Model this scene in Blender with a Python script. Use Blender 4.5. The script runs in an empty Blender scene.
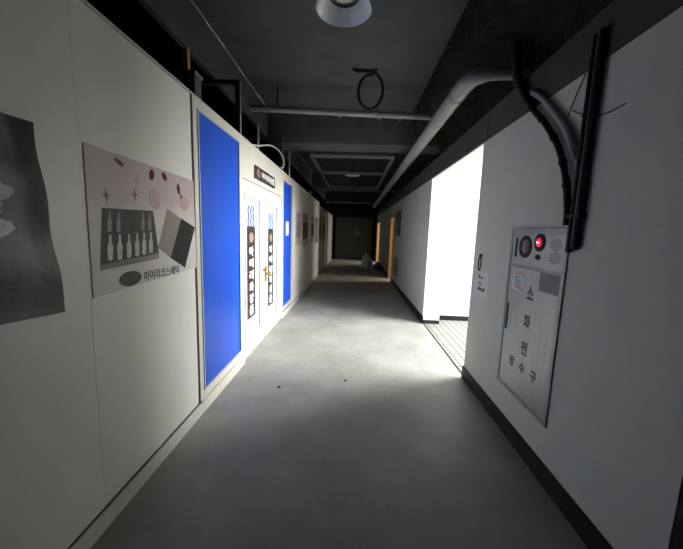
import bpy, bmesh, math, random
from mathutils import Vector, Matrix
random.seed(7)
PI = math.pi
S = bpy.context.scene
C = S.collection

# ------------------------------------------------------------------ camera
cam = bpy.data.objects.new('camera', bpy.data.cameras.new('camera'))
C.objects.link(cam)
cam.data.sensor_width = 36
cam.data.lens = 313.0 * 36 / 683
cam.data.clip_start = 0.02
Fv = Vector((-0.034906, 0.990265, -0.134746)).normalized()
Rv = Vector((0.998643, 0.039775, 0.033614)).normalized()
Uv = Rv.cross(Fv).normalized()
cam.matrix_world = Matrix(((Rv.x, Uv.x, -Fv.x, 0), (Rv.y, Uv.y, -Fv.y, 0), (Rv.z, Uv.z, -Fv.z, 1.5), (0, 0, 0, 1)))
S.camera = cam

# ------------------------------------------------------------------ world, light, exposure
w = bpy.data.worlds.new('world')
S.world = w
w.use_nodes = True
w.node_tree.nodes['Background'].inputs[0].default_value = (0.75, 0.85, 1, 1)
w.node_tree.nodes['Background'].inputs[1].default_value = 0.0
S.view_settings.view_transform = 'Standard'
S.view_settings.look = 'None'
S.view_settings.gamma = 1
S.view_settings.use_curve_mapping = False
S.view_settings.exposure = -0.08


def area(name, loc, direction, sx, sy, power, col=(1, 1, 1), spread=PI):
    l = bpy.data.lights.new(name, 'AREA')
    l.shape = 'RECTANGLE'
    l.size, l.size_y = sx, sy
    l.energy = power
    l.color = col
    l.spread = spread
    o = bpy.data.objects.new(name, l)
    C.objects.link(o)
    o.location = loc
    o.rotation_euler = Vector(direction).to_track_quat('-Z', 'Y').to_euler()
    return o


# daylight coming through the glazed end of the side passage, and through two far rooms
area('passage_daylight', (4.40, 4.02, 2.25), (-1, 0.0, -0.33), 2.6, 1.9, 660, (1.0, 0.985, 0.94), 2.0)
area('room_daylight', (3.05, 10.2, 1.3), (-1, 0, -0.1), 0.8, 1.9, 75, (1.0, 0.9, 0.75))
area('far_room_daylight', (3.05, 15.6, 1.15), (-1, 0, -0.1), 1.4, 1.9, 110, (1.0, 0.94, 0.84))
# ------------------------------------------------------------------ materials
def new_mat(name):
    m = bpy.data.materials.new(name)
    m.use_nodes = True
    nt = m.node_tree
    return m, nt, nt.nodes['Principled BSDF']


def mat(name, col, rough=0.6, metal=0.0, var=0.0, scale=6.0, bump=0.0, bscale=60, detail=4, spec=None, stretch=(1, 1, 1)):
    m, nt, b = new_mat(name)
    b.inputs['Base Color'].default_value = (*col, 1)
    b.inputs['Roughness'].default_value = rough
    b.inputs['Metallic'].default_value = metal
    if spec is not None:
        b.inputs['Specular IOR Level'].default_value = spec
    if var or bump:
        tc = nt.nodes.new('ShaderNodeTexCoord')
        mp = nt.nodes.new('ShaderNodeMapping')
        mp.inputs['Scale'].default_value = stretch
        nt.links.new(tc.outputs['Object'], mp.inputs['Vector'])
    if var:
        n = nt.nodes.new('ShaderNodeTexNoise')
        n.inputs['Scale'].default_value = scale
        n.inputs['Detail'].default_value = detail
        n.inputs['Roughness'].default_value = 0.65
        nt.links.new(mp.outputs['Vector'], n.inputs['Vector'])
        r = nt.nodes.new('ShaderNodeValToRGB')
        r.color_ramp.elements[0].position = 0.3
        r.color_ramp.elements[1].position = 0.7
        r.color_ramp.elements[0].color = (*[c * (1 - var) for c in col], 1)
        r.color_ramp.elements[1].color = (*[min(1, c * (1 + var)) for c in col], 1)
        nt.links.new(n.outputs['Fac'], r.inputs['Fac'])
        nt.links.new(r.outputs['Color'], b.inputs['Base Color'])
    if bump:
        n2 = nt.nodes.new('ShaderNodeTexNoise')
        n2.inputs['Scale'].default_value = bscale
        n2.inputs['Detail'].default_value = 3
        nt.links.new(mp.outputs['Vector'], n2.inputs['Vector'])
        bp = nt.nodes.new('ShaderNodeBump')
        bp.inputs['Strength'].default_value = bump
        bp.inputs['Distance'].default_value = 0.01
        nt.links.new(n2.outputs['Fac'], bp.inputs['Height'])
        nt.links.new(bp.outputs['Normal'], b.inputs['Normal'])
    return m


def emit(name, col, strength):
    m, nt, b = new_mat(name)
    b.inputs['Base Color'].default_value = (*col, 1)
    b.inputs['Emission Color'].default_value = (*col, 1)
    b.inputs['Emission Strength'].default_value = strength
    return m


def floor_mat():
    m, nt, b = new_mat('grey_epoxy_floor')
    tc = nt.nodes.new('ShaderNodeTexCoord')
    a = nt.nodes.new('ShaderNodeTexNoise')
    a.inputs['Scale'].default_value = 1.6
    a.inputs['Detail'].default_value = 7
    a.inputs['Roughness'].default_value = 0.68
    nt.links.new(tc.outputs['Object'], a.inputs['Vector'])
    r = nt.nodes.new('ShaderNodeValToRGB')
    r.color_ramp.elements[0].position = 0.32
    r.color_ramp.elements[1].position = 0.72
    r.color_ramp.elements[0].color = (0.23, 0.23, 0.213, 1)
    r.color_ramp.elements[1].color = (0.375, 0.37, 0.345, 1)
    nt.links.new(a.outputs['Fac'], r.inputs['Fac'])
    nt.links.new(r.outputs['Color'], b.inputs['Base Color'])
    n2 = nt.nodes.new('ShaderNodeTexNoise')
    n2.inputs['Scale'].default_value = 3.5
    n2.inputs['Detail'].default_value = 6
    nt.links.new(tc.outputs['Object'], n2.inputs['Vector'])
    mr = nt.nodes.new('ShaderNodeMapRange')
    mr.inputs['To Min'].default_value = 0.42
    mr.inputs['To Max'].default_value = 0.62
    nt.links.new(n2.outputs['Fac'], mr.inputs['Value'])
    nt.links.new(mr.outputs['Result'], b.inputs['Roughness'])
    bp = nt.nodes.new('ShaderNodeBump')
    bp.inputs['Strength'].default_value = 0.12
    bp.inputs['Distance'].default_value = 0.01
    n3 = nt.nodes.new('ShaderNodeTexNoise')
    n3.inputs['Scale'].default_value = 22
    nt.links.new(tc.outputs['Object'], n3.inputs['Vector'])
    nt.links.new(n3.outputs['Fac'], bp.inputs['Height'])
    nt.links.new(bp.outputs['Normal'], b.inputs['Normal'])
    b.inputs['Specular IOR Level'].default_value = 0.4
    return m


def tile_mat():
    m, nt, b = new_mat('pale_floor_tiles')
    tc = nt.nodes.new('ShaderNodeTexCoord')
    br = nt.nodes.new('ShaderNodeTexBrick')
    br.offset = 0.0
    br.inputs['Scale'].default_value = 1.0
    br.inputs['Brick Width'].default_value = 0.1
    br.inputs['Row Height'].default_value = 0.1
    br.inputs['Mortar Size'].default_value = 0.007
    br.inputs['Color1'].default_value = (0.27, 0.27, 0.26, 1)
    br.inputs['Color2'].default_value = (0.24, 0.24, 0.23, 1)
    br.inputs['Mortar'].default_value = (0.05, 0.05, 0.05, 1)
    nt.links.new(tc.outputs['Object'], br.inputs['Vector'])
    nt.links.new(br.outputs['Color'], b.inputs['Base Color'])
    b.inputs['Roughness'].default_value = 0.6
    return m


def poster_mat():
    # printed paper: off-white with a pink wash along the upper right
    m, nt, b = new_mat('printed_poster_paper')
    tc = nt.nodes.new('ShaderNodeTexCoord')
    sx = nt.nodes.new('ShaderNodeSeparateXYZ')
    nt.links.new(tc.outputs['Generated'], sx.inputs['Vector'])
    n = nt.nodes.new('ShaderNodeTexNoise')
    n.inputs['Scale'].default_value = 3.2
    n.inputs['Detail'].default_value = 4
    nt.links.new(tc.outputs['Generated'], n.inputs['Vector'])
    ad = nt.nodes.new('ShaderNodeMath')
    ad.operation = 'MULTIPLY_ADD'
    nt.links.new(n.outputs['Fac'], ad.inputs[0])
    ad.inputs[1].default_value = 0.55
    nt.links.new(sx.outputs['Z'], ad.inputs[2])
    r = nt.nodes.new('ShaderNodeValToRGB')
    r.color_ramp.elements[0].position = 0.78
    r.color_ramp.elements[1].position = 1.2
    r.color_ramp.elements[0].color = (0.56, 0.53, 0.52, 1)
    r.color_ramp.elements[1].color = (0.46, 0.375, 0.385, 1)
    nt.links.new(ad.outputs[0], r.inputs['Fac'])
    nt.links.new(r.outputs['Color'], b.inputs['Base Color'])
    b.inputs['Roughness'].default_value = 0.45
    return m


M = dict(
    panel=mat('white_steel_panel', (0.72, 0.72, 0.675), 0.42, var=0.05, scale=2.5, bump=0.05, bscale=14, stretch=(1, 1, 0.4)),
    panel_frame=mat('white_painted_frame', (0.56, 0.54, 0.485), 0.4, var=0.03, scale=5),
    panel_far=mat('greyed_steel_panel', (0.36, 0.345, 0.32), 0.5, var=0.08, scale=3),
    seam=mat('dark_joint', (0.015, 0.015, 0.015), 0.8),
    base_l=mat('white_base_channel', (0.58, 0.58, 0.55), 0.45, var=0.05, scale=4),
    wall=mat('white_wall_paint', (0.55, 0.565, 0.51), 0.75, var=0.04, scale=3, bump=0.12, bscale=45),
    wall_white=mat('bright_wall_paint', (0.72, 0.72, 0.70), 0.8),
    dark_paint=mat('dark_grey_paint', (0.05, 0.05, 0.048), 0.85, var=0.12, scale=5, bump=0.1),
    ceil=mat('dark_painted_concrete', (0.075, 0.075, 0.072), 0.85, var=0.22, scale=3, bump=0.25, bscale=35, detail=7),
    pale_edge=mat('pale_caulk', (0.55, 0.55, 0.53), 0.8, var=0.5, scale=9),
    void=mat('void_shade_black', (0.008, 0.008, 0.008), 0.95, var=0.2, spec=0.1),  # near-black colour stands in for the darkness of the voids and end wall
    dark_mass=mat('lumpy_black_mass', (0.02, 0.02, 0.02), 0.95, var=0.4, scale=9, bump=0.6, bscale=30, spec=0.1),
    base_r=mat('black_rubber_base', (0.012, 0.012, 0.012), 0.6, var=0.2, spec=0.25),
    floor=floor_mat(), tile=tile_mat(),
    blue=mat('royal_blue_film', (0.012, 0.075, 0.50), 0.32, var=0.16, scale=2.2, stretch=(1, 1, 0.5)),
    door=mat('ivory_door_paint', (0.55, 0.53, 0.475), 0.4, var=0.03),
    frost=mat('pale_frosted_film', (0.37, 0.44, 0.54), 0.4),
    strip=mat('dark_brown_film', (0.035, 0.03, 0.028), 0.35, var=0.2, scale=8),
    white_ink=mat('white_vinyl', (0.85, 0.85, 0.82), 0.5),
    blue_ink=mat('blue_vinyl', (0.008, 0.05, 0.30), 0.4),
    logo=mat('bronze_vinyl', (0.23, 0.16, 0.125), 0.45, var=0.2),
    brass=mat('worn_brass', (0.55, 0.38, 0.16), 0.32, metal=0.85, var=0.2, scale=30),
    poster=poster_mat(),
    p_box=mat('print_dark_taupe', (0.085, 0.077, 0.07), 0.45, var=0.12, scale=12, spec=0.12),
    p_edge=mat('print_mid_taupe', (0.27, 0.24, 0.21), 0.5, spec=0.12),
    p_amp=mat('print_silver', (0.42, 0.41, 0.40), 0.4, var=0.25, scale=30),
    p_amp2=mat('print_dim_silver', (0.19, 0.18, 0.17), 0.45),
    p_black=mat('print_black', (0.02, 0.02, 0.02), 0.4, spec=0.12),
    p_red=mat('print_wine_red', (0.11, 0.012, 0.025), 0.45, spec=0.12),
    p_pink=mat('print_pink', (0.44, 0.29, 0.30), 0.5),
    p_mauve=mat('print_mauve_grey', (0.24, 0.19, 0.19), 0.5, spec=0.12),
    sheet=mat('dark_plastic_sheet', (0.032, 0.030, 0.026), 0.42, var=0.45, scale=5, bump=0.6, bscale=7, detail=6),
    sheet_light=mat('crumple_highlight_silver', (0.36, 0.37, 0.36), 0.35, var=0.6, scale=14, bump=0.3, bscale=30),
    paper=mat('white_paper', (0.60, 0.615, 0.61), 0.7),
    ink=mat('black_ink', (0.02, 0.02, 0.022), 0.6),
    steel=mat('brushed_stainless', (0.36, 0.36, 0.34), 0.4, metal=0.45, var=0.10, scale=5, bump=0.05, bscale=40, stretch=(8, 8, 0.6)),
    steel_dark=mat('dull_steel_frame', (0.30, 0.30, 0.29), 0.42, metal=0.25, var=0.15),
    nameplate=mat('grey_nameplate', (0.13, 0.13, 0.125), 0.45, var=0.1),
    black=mat('black_plastic', (0.014, 0.013, 0.013), 0.6, spec=0.2),
    dred=mat('dark_red_plastic', (0.10, 0.02, 0.02), 0.4),
    red_lamp=emit('red_indicator_glow', (1.0, 0.02, 0.06), 0.75),
    red_core=emit('red_indicator_core', (1.0, 0.35, 0.42), 2.2),
    pipe=mat('grey_painted_pipe', (0.30, 0.30, 0.29), 0.5, metal=0.1, var=0.15, scale=9),
    grid=mat('dark_grey_steel', (0.15, 0.15, 0.145), 0.55, var=0.2),
    duct=mat('pale_grey_duct', (0.30, 0.30, 0.285), 0.5, metal=0.1, var=0.12, scale=6),
    conduit=mat('black_conduit', (0.014, 0.014, 0.014), 0.6, spec=0.25),
    conduit_grey=mat('grey_conduit_strip', (0.06, 0.06, 0.06), 0.5),
    hose=mat('grey_corrugated_hose', (0.27, 0.28, 0.28), 0.6),
    iron=mat('dark_angle_iron', (0.05, 0.05, 0.05), 0.55, var=0.3, scale=20),
    galv=mat('galvanised_bar', (0.34, 0.34, 0.33), 0.45, metal=0.3),
    timber=mat('bare_timber', (0.42, 0.25, 0.12), 0.7, var=0.2, scale=14, stretch=(1, 1, 0.2)),
    board=mat('dusty_board', (0.17, 0.16, 0.13), 0.8, var=0.2),
    white_cable=mat('white_cable', (0.62, 0.62, 0.60), 0.5),
    shade=mat('pale_aluminium_shade', (0.74, 0.78, 0.82), 0.42, metal=0.1, var=0.12, scale=6),
    lens=mat('milky_lens', (0.75, 0.74, 0.66), 0.4),
    orange=mat('orange_varnished_wood', (0.40, 0.215, 0.075), 0.4, var=0.15, scale=9, stretch=(4, 4, 0.5)),
    glassy=emit('daylit_glass', (0.95, 0.98, 1.0), 3.0),
    sack=mat('white_woven_sack', (0.76, 0.78, 0.80), 0.7, var=0.15, scale=9, bump=0.5, bscale=18),
    bag=mat('dark_grey_bag', (0.12, 0.12, 0.12), 0.5, var=0.3, bump=0.5, bscale=15),
    far_door=mat('black_painted_door', (0.014, 0.014, 0.014), 0.6),
    sticker_grey=mat('grey_emblem', (0.07, 0.07, 0.075), 0.6),
    notice_dark=mat('slate_board', (0.06, 0.065, 0.075), 0.35),
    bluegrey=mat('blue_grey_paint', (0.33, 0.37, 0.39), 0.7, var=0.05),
    ochre=mat('ochre_label', (0.50, 0.36, 0.18), 0.6),
)


# ------------------------------------------------------------------ mesh helpers
def BM():
    return bmesh.new()


def box(bm, x0, x1, y0, y1, z0, z1):
    vs = [bm.verts.new((x, y, z)) for x in (x0, x1) for y in (y0, y1) for z in (z0, z1)]
    for f in ((0, 1, 3, 2), (4, 6, 7, 5), (0, 4, 5, 1), (2, 3, 7, 6), (0, 2, 6, 4), (1, 5, 7, 3)):
        bm.faces.new([vs[i] for i in f])
    return bm


def tube(bm, pts, r, n=10, closed=False):
    pts = [Vector(p) for p in pts]
    rings = []
    up = None
    N = len(pts)
    for i, p in enumerate(pts):
        if closed:
            t = pts[(i + 1) % N] - pts[i - 1]
        else:
            t = pts[min(i + 1, N - 1)] - pts[max(i - 1, 0)]
        t.normalize()
        if up is None:
            up = t.orthogonal().normalized()
        up = (up - t * up.dot(t)).normalized()
        b = t.cross(up)
        rr = r[i] if isinstance(r, (list, tuple)) else r
        rings.append([bm.verts.new(p + (up * math.cos(2 * PI * k / n) + b * math.sin(2 * PI * k / n)) * rr) for k in range(n)])
    rng = N if closed else N - 1
    for i in range(rng):
        a, c = rings[i], rings[(i + 1) % N]
        for k in range(n):
            bm.faces.new((a[k], a[(k + 1) % n], c[(k + 1) % n], c[k]))
    if not closed:
        bm.faces.new(rings[0])
        bm.faces.new(rings[-1])
    return bm


def lathe(bm, prof, center=(0, 0, 0), axis='z', n=32, cap=True):
    c = Vector(center)
    rings = []
    for r, h in prof:
        ring = []
        for k in range(n):
            a = 2 * PI * k / n
            u, v = r * math.cos(a), r * math.sin(a)
            d = {'z': (u, v, h), 'y': (u, h, v), 'x': (h, u, v)}[axis]
            ring.append(bm.verts.new(c + Vector(d)))
        rings.append(ring)
    for a, b in zip(rings, rings[1:]):
        for k in range(n):
            bm.faces.new((a[k], a[(k + 1) % n], b[(k + 1) % n], b[k]))
    if cap:
        bm.faces.new(rings[0])
        bm.faces.new(rings[-1])
    return bm


def prism(bm, poly, n0, n1):
    """poly of (u, v); extruded along local -y from depth n0 to n1 (n = towards the viewer)"""
    a = [bm.verts.new((u, -n0, v)) for u, v in poly]
    b = [bm.verts.new((u, -n1, v)) for u, v in poly]
    k = len(poly)
    bm.faces.new(a)
    bm.faces.new(b)
    for i in range(k):
        bm.faces.new((a[i], a[(i + 1) % k], b[(i + 1) % k], b[i]))
    return bm


def ell(cx, cz, rx, rz, n=28, rot=0.0):
    o = []
    for k in range(n):
        a = 2 * PI * k / n
        x, z = rx * math.cos(a), rz * math.sin(a)
        o.append((cx + x * math.cos(rot) - z * math.sin(rot), cz + x * math.sin(rot) + z * math.cos(rot)))
    return o


def wbox(bm, u0, u1, n0, n1, v0, v1):
    return box(bm, u0, u1, -n1, -n0, v0, v1)


def spline(pts, sub=8):
    P = [Vector(p) for p in pts]
    P = [P[0] * 2 - P[1]] + P + [P[-1] * 2 - P[-2]]
    out = []
    for i in range(1, len(P) - 2):
        for s in range(sub):
            t = s / sub
            a, b, c, d = P[i - 1], P[i], P[i + 1], P[i + 2]
            out.append(0.5 * ((2 * b) + (c - a) * t + (2 * a - 5 * b + 4 * c - d) * t * t + (3 * b - a - 3 * c + d) * t ** 3))
    out.append(P[-2])
    return out


def obj(name, bm, m, parent=None, smooth=False, bevel=0.0):
    bmesh.ops.recalc_face_normals(bm, faces=bm.faces)
    me = bpy.data.meshes.new(name)
    bm.to_mesh(me)
    bm.free()
    if smooth:
        for p in me.polygons:
            p.use_smooth = True
    o = bpy.data.objects.new(name, me)
    C.objects.link(o)
    me.materials.append(M[m] if isinstance(m, str) else m)
    if parent is not None:
        o.parent = parent
    if bevel:
        b = o.modifiers.new('bevel', 'BEVEL')
        b.width = bevel
        b.segments = 2
        b.limit_method = 'ANGLE'
        b.angle_limit = 0.7
    if smooth:
        e = o.modifiers.new('edges', 'EDGE_SPLIT')
        e.split_angle = 0.9
    return o


def tag(o, label, cat, group=None):
    o['label'] = label
    o['category'] = cat
    if group:
        o['group'] = group
    return o


def thing(name, label, cat, loc=(0, 0, 0), rz=0.0, group=None):
    o = bpy.data.objects.new(name, None)
    o.empty_display_size = 0.1
    C.objects.link(o)
    o.location = loc
    o.rotation_euler = (0, 0, rz)
    return tag(o, label, cat, group)


def struct(name, bm, m, parent=None, smooth=False, bevel=0.0):
    o = obj(name, bm, m, parent, smooth, bevel)
    if parent is None:
        o['kind'] = 'structure'
    return o


def root_struct(name, loc=(0, 0, 0), rz=0.0):
    o = bpy.data.objects.new(name, None)
    C.objects.link(o)
    o.location = loc
    o.rotation_euler = (0, 0, rz)
    o['kind'] = 'structure'
    return o


def dup(root, loc, label=None):
    r = root.copy()
    C.objects.link(r)
    r.location = loc
    if label:
        r['label'] = label
    for ch in list(root.children):
        c = ch.copy()
        C.objects.link(c)
        c.parent = r
        for g in ch.children:
            d = g.copy()
            C.objects.link(d)
            d.parent = c
    return r


def lettering(bm, body, u0, u1, v0, v1, n0, n1, bold=0.0):
    """text outline fitted into the box u0..u1, v0..v1, standing n0..n1 proud of the surface"""
    cu = bpy.data.curves.new('lettering', 'FONT')
    cu.body = body
    cu.size = 1.0
    cu.extrude = 0.5
    cu.offset = bold
    cu.resolution_u = 3
    o = bpy.data.objects.new('lettering', cu)
    C.objects.link(o)
    dg = bpy.context.evaluated_depsgraph_get()
    me = bpy.data.meshes.new_from_object(o.evaluated_get(dg))
    bpy.data.objects.remove(o)
    bpy.data.curves.remove(cu)
    if len(me.vertices):
        xs = [v.co.x for v in me.vertices]
        ys = [v.co.y for v in me.vertices]
        x0, x1, y0, y1 = min(xs), max(xs), min(ys), max(ys)
        for v in me.vertices:
            u = u0 + (v.co.x - x0) / max(x1 - x0, 1e-6) * (u1 - u0)
            t = v0 + (v.co.y - y0) / max(y1 - y0, 1e-6) * (v1 - v0)
            n = n0 if v.co.z < 0 else n1
            v.co = (u, -n, t)
        bm.from_mesh(me)
    bpy.data.meshes.remove(me)
    return bm


XL, XR = -1.184, 1.222
ZC = 3.40
LROT, RROT = PI / 2, -PI / 2
END = 17.2

# ------------------------------------------------------------------ structure: floor, ceiling, outer shell
struct('floor', box(BM(), -1.30, XR + 0.02, -3.5, END + 0.1, -0.1, 0), 'floor')
struct('floor_passage', box(BM(), XR + 0.02, 4.6, 2.4, 5.7, -0.1, 0.002), 'tile')
struct('trim_1', box(BM(), XR + 0.012, XR + 0.032, 3.22, 5.28, 0.0, 0.004), 'base_r')
struct('ceiling', box(BM(), -1.45, 4.2, -3.5, END + 0.1, ZC, ZC + 0.2), 'ceil')
# longitudinal beam above the left partition and the void behind it
struct('trim_2', box(BM(), -1.50, -1.45, -3.5, END + 0.1, 2.98, ZC + 0.2), 'ceil')
eb = BM()
pts = []
for i in range(120):
    y = -1 + i * 0.15
    pts.append((-1.447, y, ZC - 0.005 + random.uniform(-0.006, 0.004)))
tube(eb, pts, [random.uniform(0.004, 0.013) for _ in pts], 6)
struct('trim_3', eb, 'pale_edge')
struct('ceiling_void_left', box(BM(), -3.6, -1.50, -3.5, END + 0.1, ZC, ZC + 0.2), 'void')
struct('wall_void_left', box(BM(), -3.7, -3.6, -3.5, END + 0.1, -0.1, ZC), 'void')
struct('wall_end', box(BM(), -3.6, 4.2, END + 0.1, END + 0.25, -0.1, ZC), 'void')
struct('wall_back', box(BM(), -3.6, 4.2, -3.65, -3.5, -0.1, ZC), 'dark_paint')
struct('wall_void_right', box(BM(), 4.6, 4.7, -3.5, END + 0.1, -0.1, ZC), 'void')

# lumpy black mass added to darken the ceiling over the right wall
b = BM()
ny, nx = 150, 12
grid = []
for i in range(ny + 1):
    y = -3.4 + 8.65 * i / ny
    row = []
    for k, (x, z) in enumerate([(0.86, 3.40), (0.87, 3.25), (0.88, 3.10), (0.93, 3.03), (1.02, 3.01), (1.12, 3.0), (1.26, 2.95), (1.34, 2.74), (1.5, 2.72), (2.0, 2.72), (3.0, 2.98), (4.1, 3.40)]):
        f = 0.03 if 0 < k < 10 else 0
        row.append(b.verts.new((x + random.uniform(-f, f), y, z + random.uniform(-f, f) * 0.8)))
    grid.append(row)
for i in range(ny):
    for k in range(11):
        b.faces.new((grid[i][k], grid[i + 1][k], grid[i + 1][k + 1], grid[i][k + 1]))
    b.faces.new((grid[i][11], grid[i + 1][11], grid[i + 1][0], grid[i][0]))
b.faces.new(grid[0])
b.faces.new(grid[-1])
struct('ceiling_dark_mass', b, 'dark_mass', smooth=True)

# transverse beams
def beam(n, y0, y1, zb, x1=3.0):
    bm = box(BM(), -1.45, x1, y0, y1, zb, ZC)
    struct('trim_%d' % n, bm, 'ceil', bevel=0.01)
beam(4, 5.28, 5.76, 2.90)
beam(5, 10.6, 11.05, 2.90)
beam(6, 15.2, 15.6, 2.90)

# ------------------------------------------------------------------ left partition: sandwich panels
def seam_panels(name, y0, y1, x, z1, m, cuts, thick=0.1):
    bm = BM()
    ys = [y0] + cuts + [y1]
    for a, b in zip(ys, ys[1:]):
        box(bm, x - thick, x, a + 0.0005, b - 0.0005, 0.0, z1)
    box(bm, x - thick + 0.001, x - 0.001, y0, y1, 0.0, z1 - 0.003)
    return struct(name, bm, m)

seam_panels('wall_left_near', -3.5, 2.29, XL, 2.425, 'panel', [-2.5, -1.55, -0.6, 0.38, 1.345])
struct('trim_7', box(BM(), XL - 0.1, XL - 0.004, 2.29, 2.325, 0.10, 2.425), 'seam')
# framed section with blue panels and the door opening
def fr_box(y0, y1, z0, z1, d=0.0):
    struct('wall_left_door_section', box(BM(), XL - 0.1, XL + d, y0, y1, z0, z1), 'panel_frame')
fr_box(2.325, 2.385, 0.0, 2.44)
fr_box(2.385, 3.23, 0.10, 0.17)
fr_box(2.385, 3.23, 2.36, 2.44)
fr_box(3.23, 3.33, 0.0, 2.44)
fr_box(3.33, 5.10, 2.03, 2.44)
fr_box(5.10, 5.22, 0.0, 2.44)
fr_box(5.22, 5.94, 0.10, 0.165)
fr_box(5.22, 5.94, 2.31, 2.44)
fr_box(5.94, 6.08, 0.0, 2.44)
seam_panels('wall_left_middle', 6.085, 10.55, XL, 2.43, 'panel', [7.0, 7.95, 8.9, 9.82])
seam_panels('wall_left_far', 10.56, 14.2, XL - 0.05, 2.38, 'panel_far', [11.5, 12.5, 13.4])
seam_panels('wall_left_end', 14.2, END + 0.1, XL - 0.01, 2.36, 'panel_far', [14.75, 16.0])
# base channels
bl = BM()
box(bl, XL - 0.1, XL + 0.014, -3.5, 2.325, 0, 0.098)
struct('baseboard_left', bl, 'base_l')
struct('trim_8', box(BM(), XL - 0.05, XL + 0.005, -3.5, 2.325, 0.098, 0.106), 'seam')
bl = BM()
box(bl, XL, XL + 0.016, 2.325, 3.31, 0, 0.10)
box(bl, XL, XL + 0.016, 5.12, 10.55, 0, 0.085)
struct('baseboard_left_door_section', bl, 'panel_frame')
struct('trim_9', box(BM(), XL - 0.102, XL + 0.001, -3.5, 10.55, 2.432, 2.444), 'panel_frame')

def blue_panel(y0, y1, z0, z1, label):
    t = thing('blue_panel', label, 'panel', (XL, y0, z0), LROT)
    obj('panel_face', wbox(BM(), 0.008, y1 - y0 - 0.008, -0.03, -0.004, 0.008, z1 - z0 - 0.008), 'blue', t)
    b = BM()
    W, H = y1 - y0, z1 - z0
    wbox(b, 0.001, 0.014, -0.03, 0.008, 0.001, H - 0.001)
    wbox(b, W - 0.014, W - 0.001, -0.03, 0.008, 0.001, H - 0.001)
    wbox(b, 0.014, W - 0.014, -0.03, 0.008, 0.001, 0.014)
    wbox(b, 0.014, W - 0.014, -0.03, 0.008, H - 0.014, H - 0.001)
    g = obj('edge_bead', b, 'frost', t)
    return t
blue_panel(2.385, 3.23, 0.17, 2.36, 'wide royal blue panel set in the white frame, nearest the viewer on the left wall')
blue_panel(5.22, 5.94, 0.165, 2.31, 'royal blue panel with a white note on it, beyond the white double door')
pn = BM()
wbox(pn, 0, 0.23, 0.0, 0.002, 0, 0.245)
o = obj('paper_note', pn, 'paper')
o.location = (XL - 0.003, 5.46, 1.405)
o.rotation_euler = (0, 0, LROT)
tag(o, 'small blank white note stuck on the far blue panel', 'note')

# double door
dr = root_struct('door_1', (XL, 3.33, 0), LROT)
dr['label'] = 'white double door with frosted strips and lettering in the left wall'
def leaf(u0, u1, g0, g1, gz0, gz1):
    b = BM()
    zt = 2.025
    wbox(b, u0 + 0.004, g0, -0.045, -0.006, 0.012, zt)
    wbox(b, g1, u1 - 0.004, -0.045, -0.006, 0.012, zt)
    wbox(b, g0, g1, -0.045, -0.006, 0.012, gz0)
    wbox(b, g0, g1, -0.045, -0.006, gz1, zt)
    lf = obj('door_leaf', b, 'door', dr, bevel=0.003)
    obj('glass_panel', wbox(BM(), g0, g1, -0.032, -0.014, gz0, gz1), 'frost', lf)
    b = BM()
    for (a, c, e, f) in ((g0 - 0.02, g0 + 0.006, gz0 - 0.02, gz1 + 0.02), (g1 - 0.006, g1 + 0.02, gz0 - 0.02, gz1 + 0.02)):
        wbox(b, a, c, -0.012, 0.002, e, f)
    for (e, f) in ((gz0 - 0.02, gz0 + 0.006), (gz1 - 0.006, gz1 + 0.02)):
        wbox(b, g0 + 0.006, g1 - 0.006, -0.012, 0.002, e, f)
    obj('glazing_bead', b, 'door', lf)
    return lf
l1 = leaf(0.0, 0.80, 0.09, 0.60, 0.23, 1.85)
l2 = leaf(0.80, 1.77, 0.94, 1.50, 0.24, 1.84)
kb = BM()
lathe(kb, [(0.034, 0), (0.034, 0.006), (0.014, 0.012), (0.012, 0.04), (0.026, 0.05), (0.033, 0.064), (0.03, 0.078), (0.016, 0.086)], (0.865, 0, 0.90), 'y', 20)
for v in kb.verts:
    v.co.y = -v.co.y - 0.0 if False else -(v.co.y)
obj('door_knob', kb, 'brass', l2, smooth=True)
kb = BM()
prism(kb, [(0.835, 0.80), (0.895, 0.80), (0.90, 0.83), (0.90, 0.99), (0.865, 1.015), (0.83, 0.99), (0.83, 0.83)], -0.006, 0.003)
obj('escutcheon', kb, 'brass', l2)
kb = BM()
tube(kb, [(0.77, 0.0, 0.965), (0.77, -0.03, 0.965), (0.80, -0.035, 0.962), (0.85, -0.035, 0.955)], 0.009, 8)
lathe(kb, [(0.02, -0.01), (0.02, 0.004)], (0.77, 0, 0.965), 'y', 14)
obj('latch', kb, 'brass', l1, smooth=True)
b = BM()
wbox(b, 0, 1.77, -0.06, 0.01, 0, 0.012)
obj('threshold', b, 'steel_dark', dr)

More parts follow.
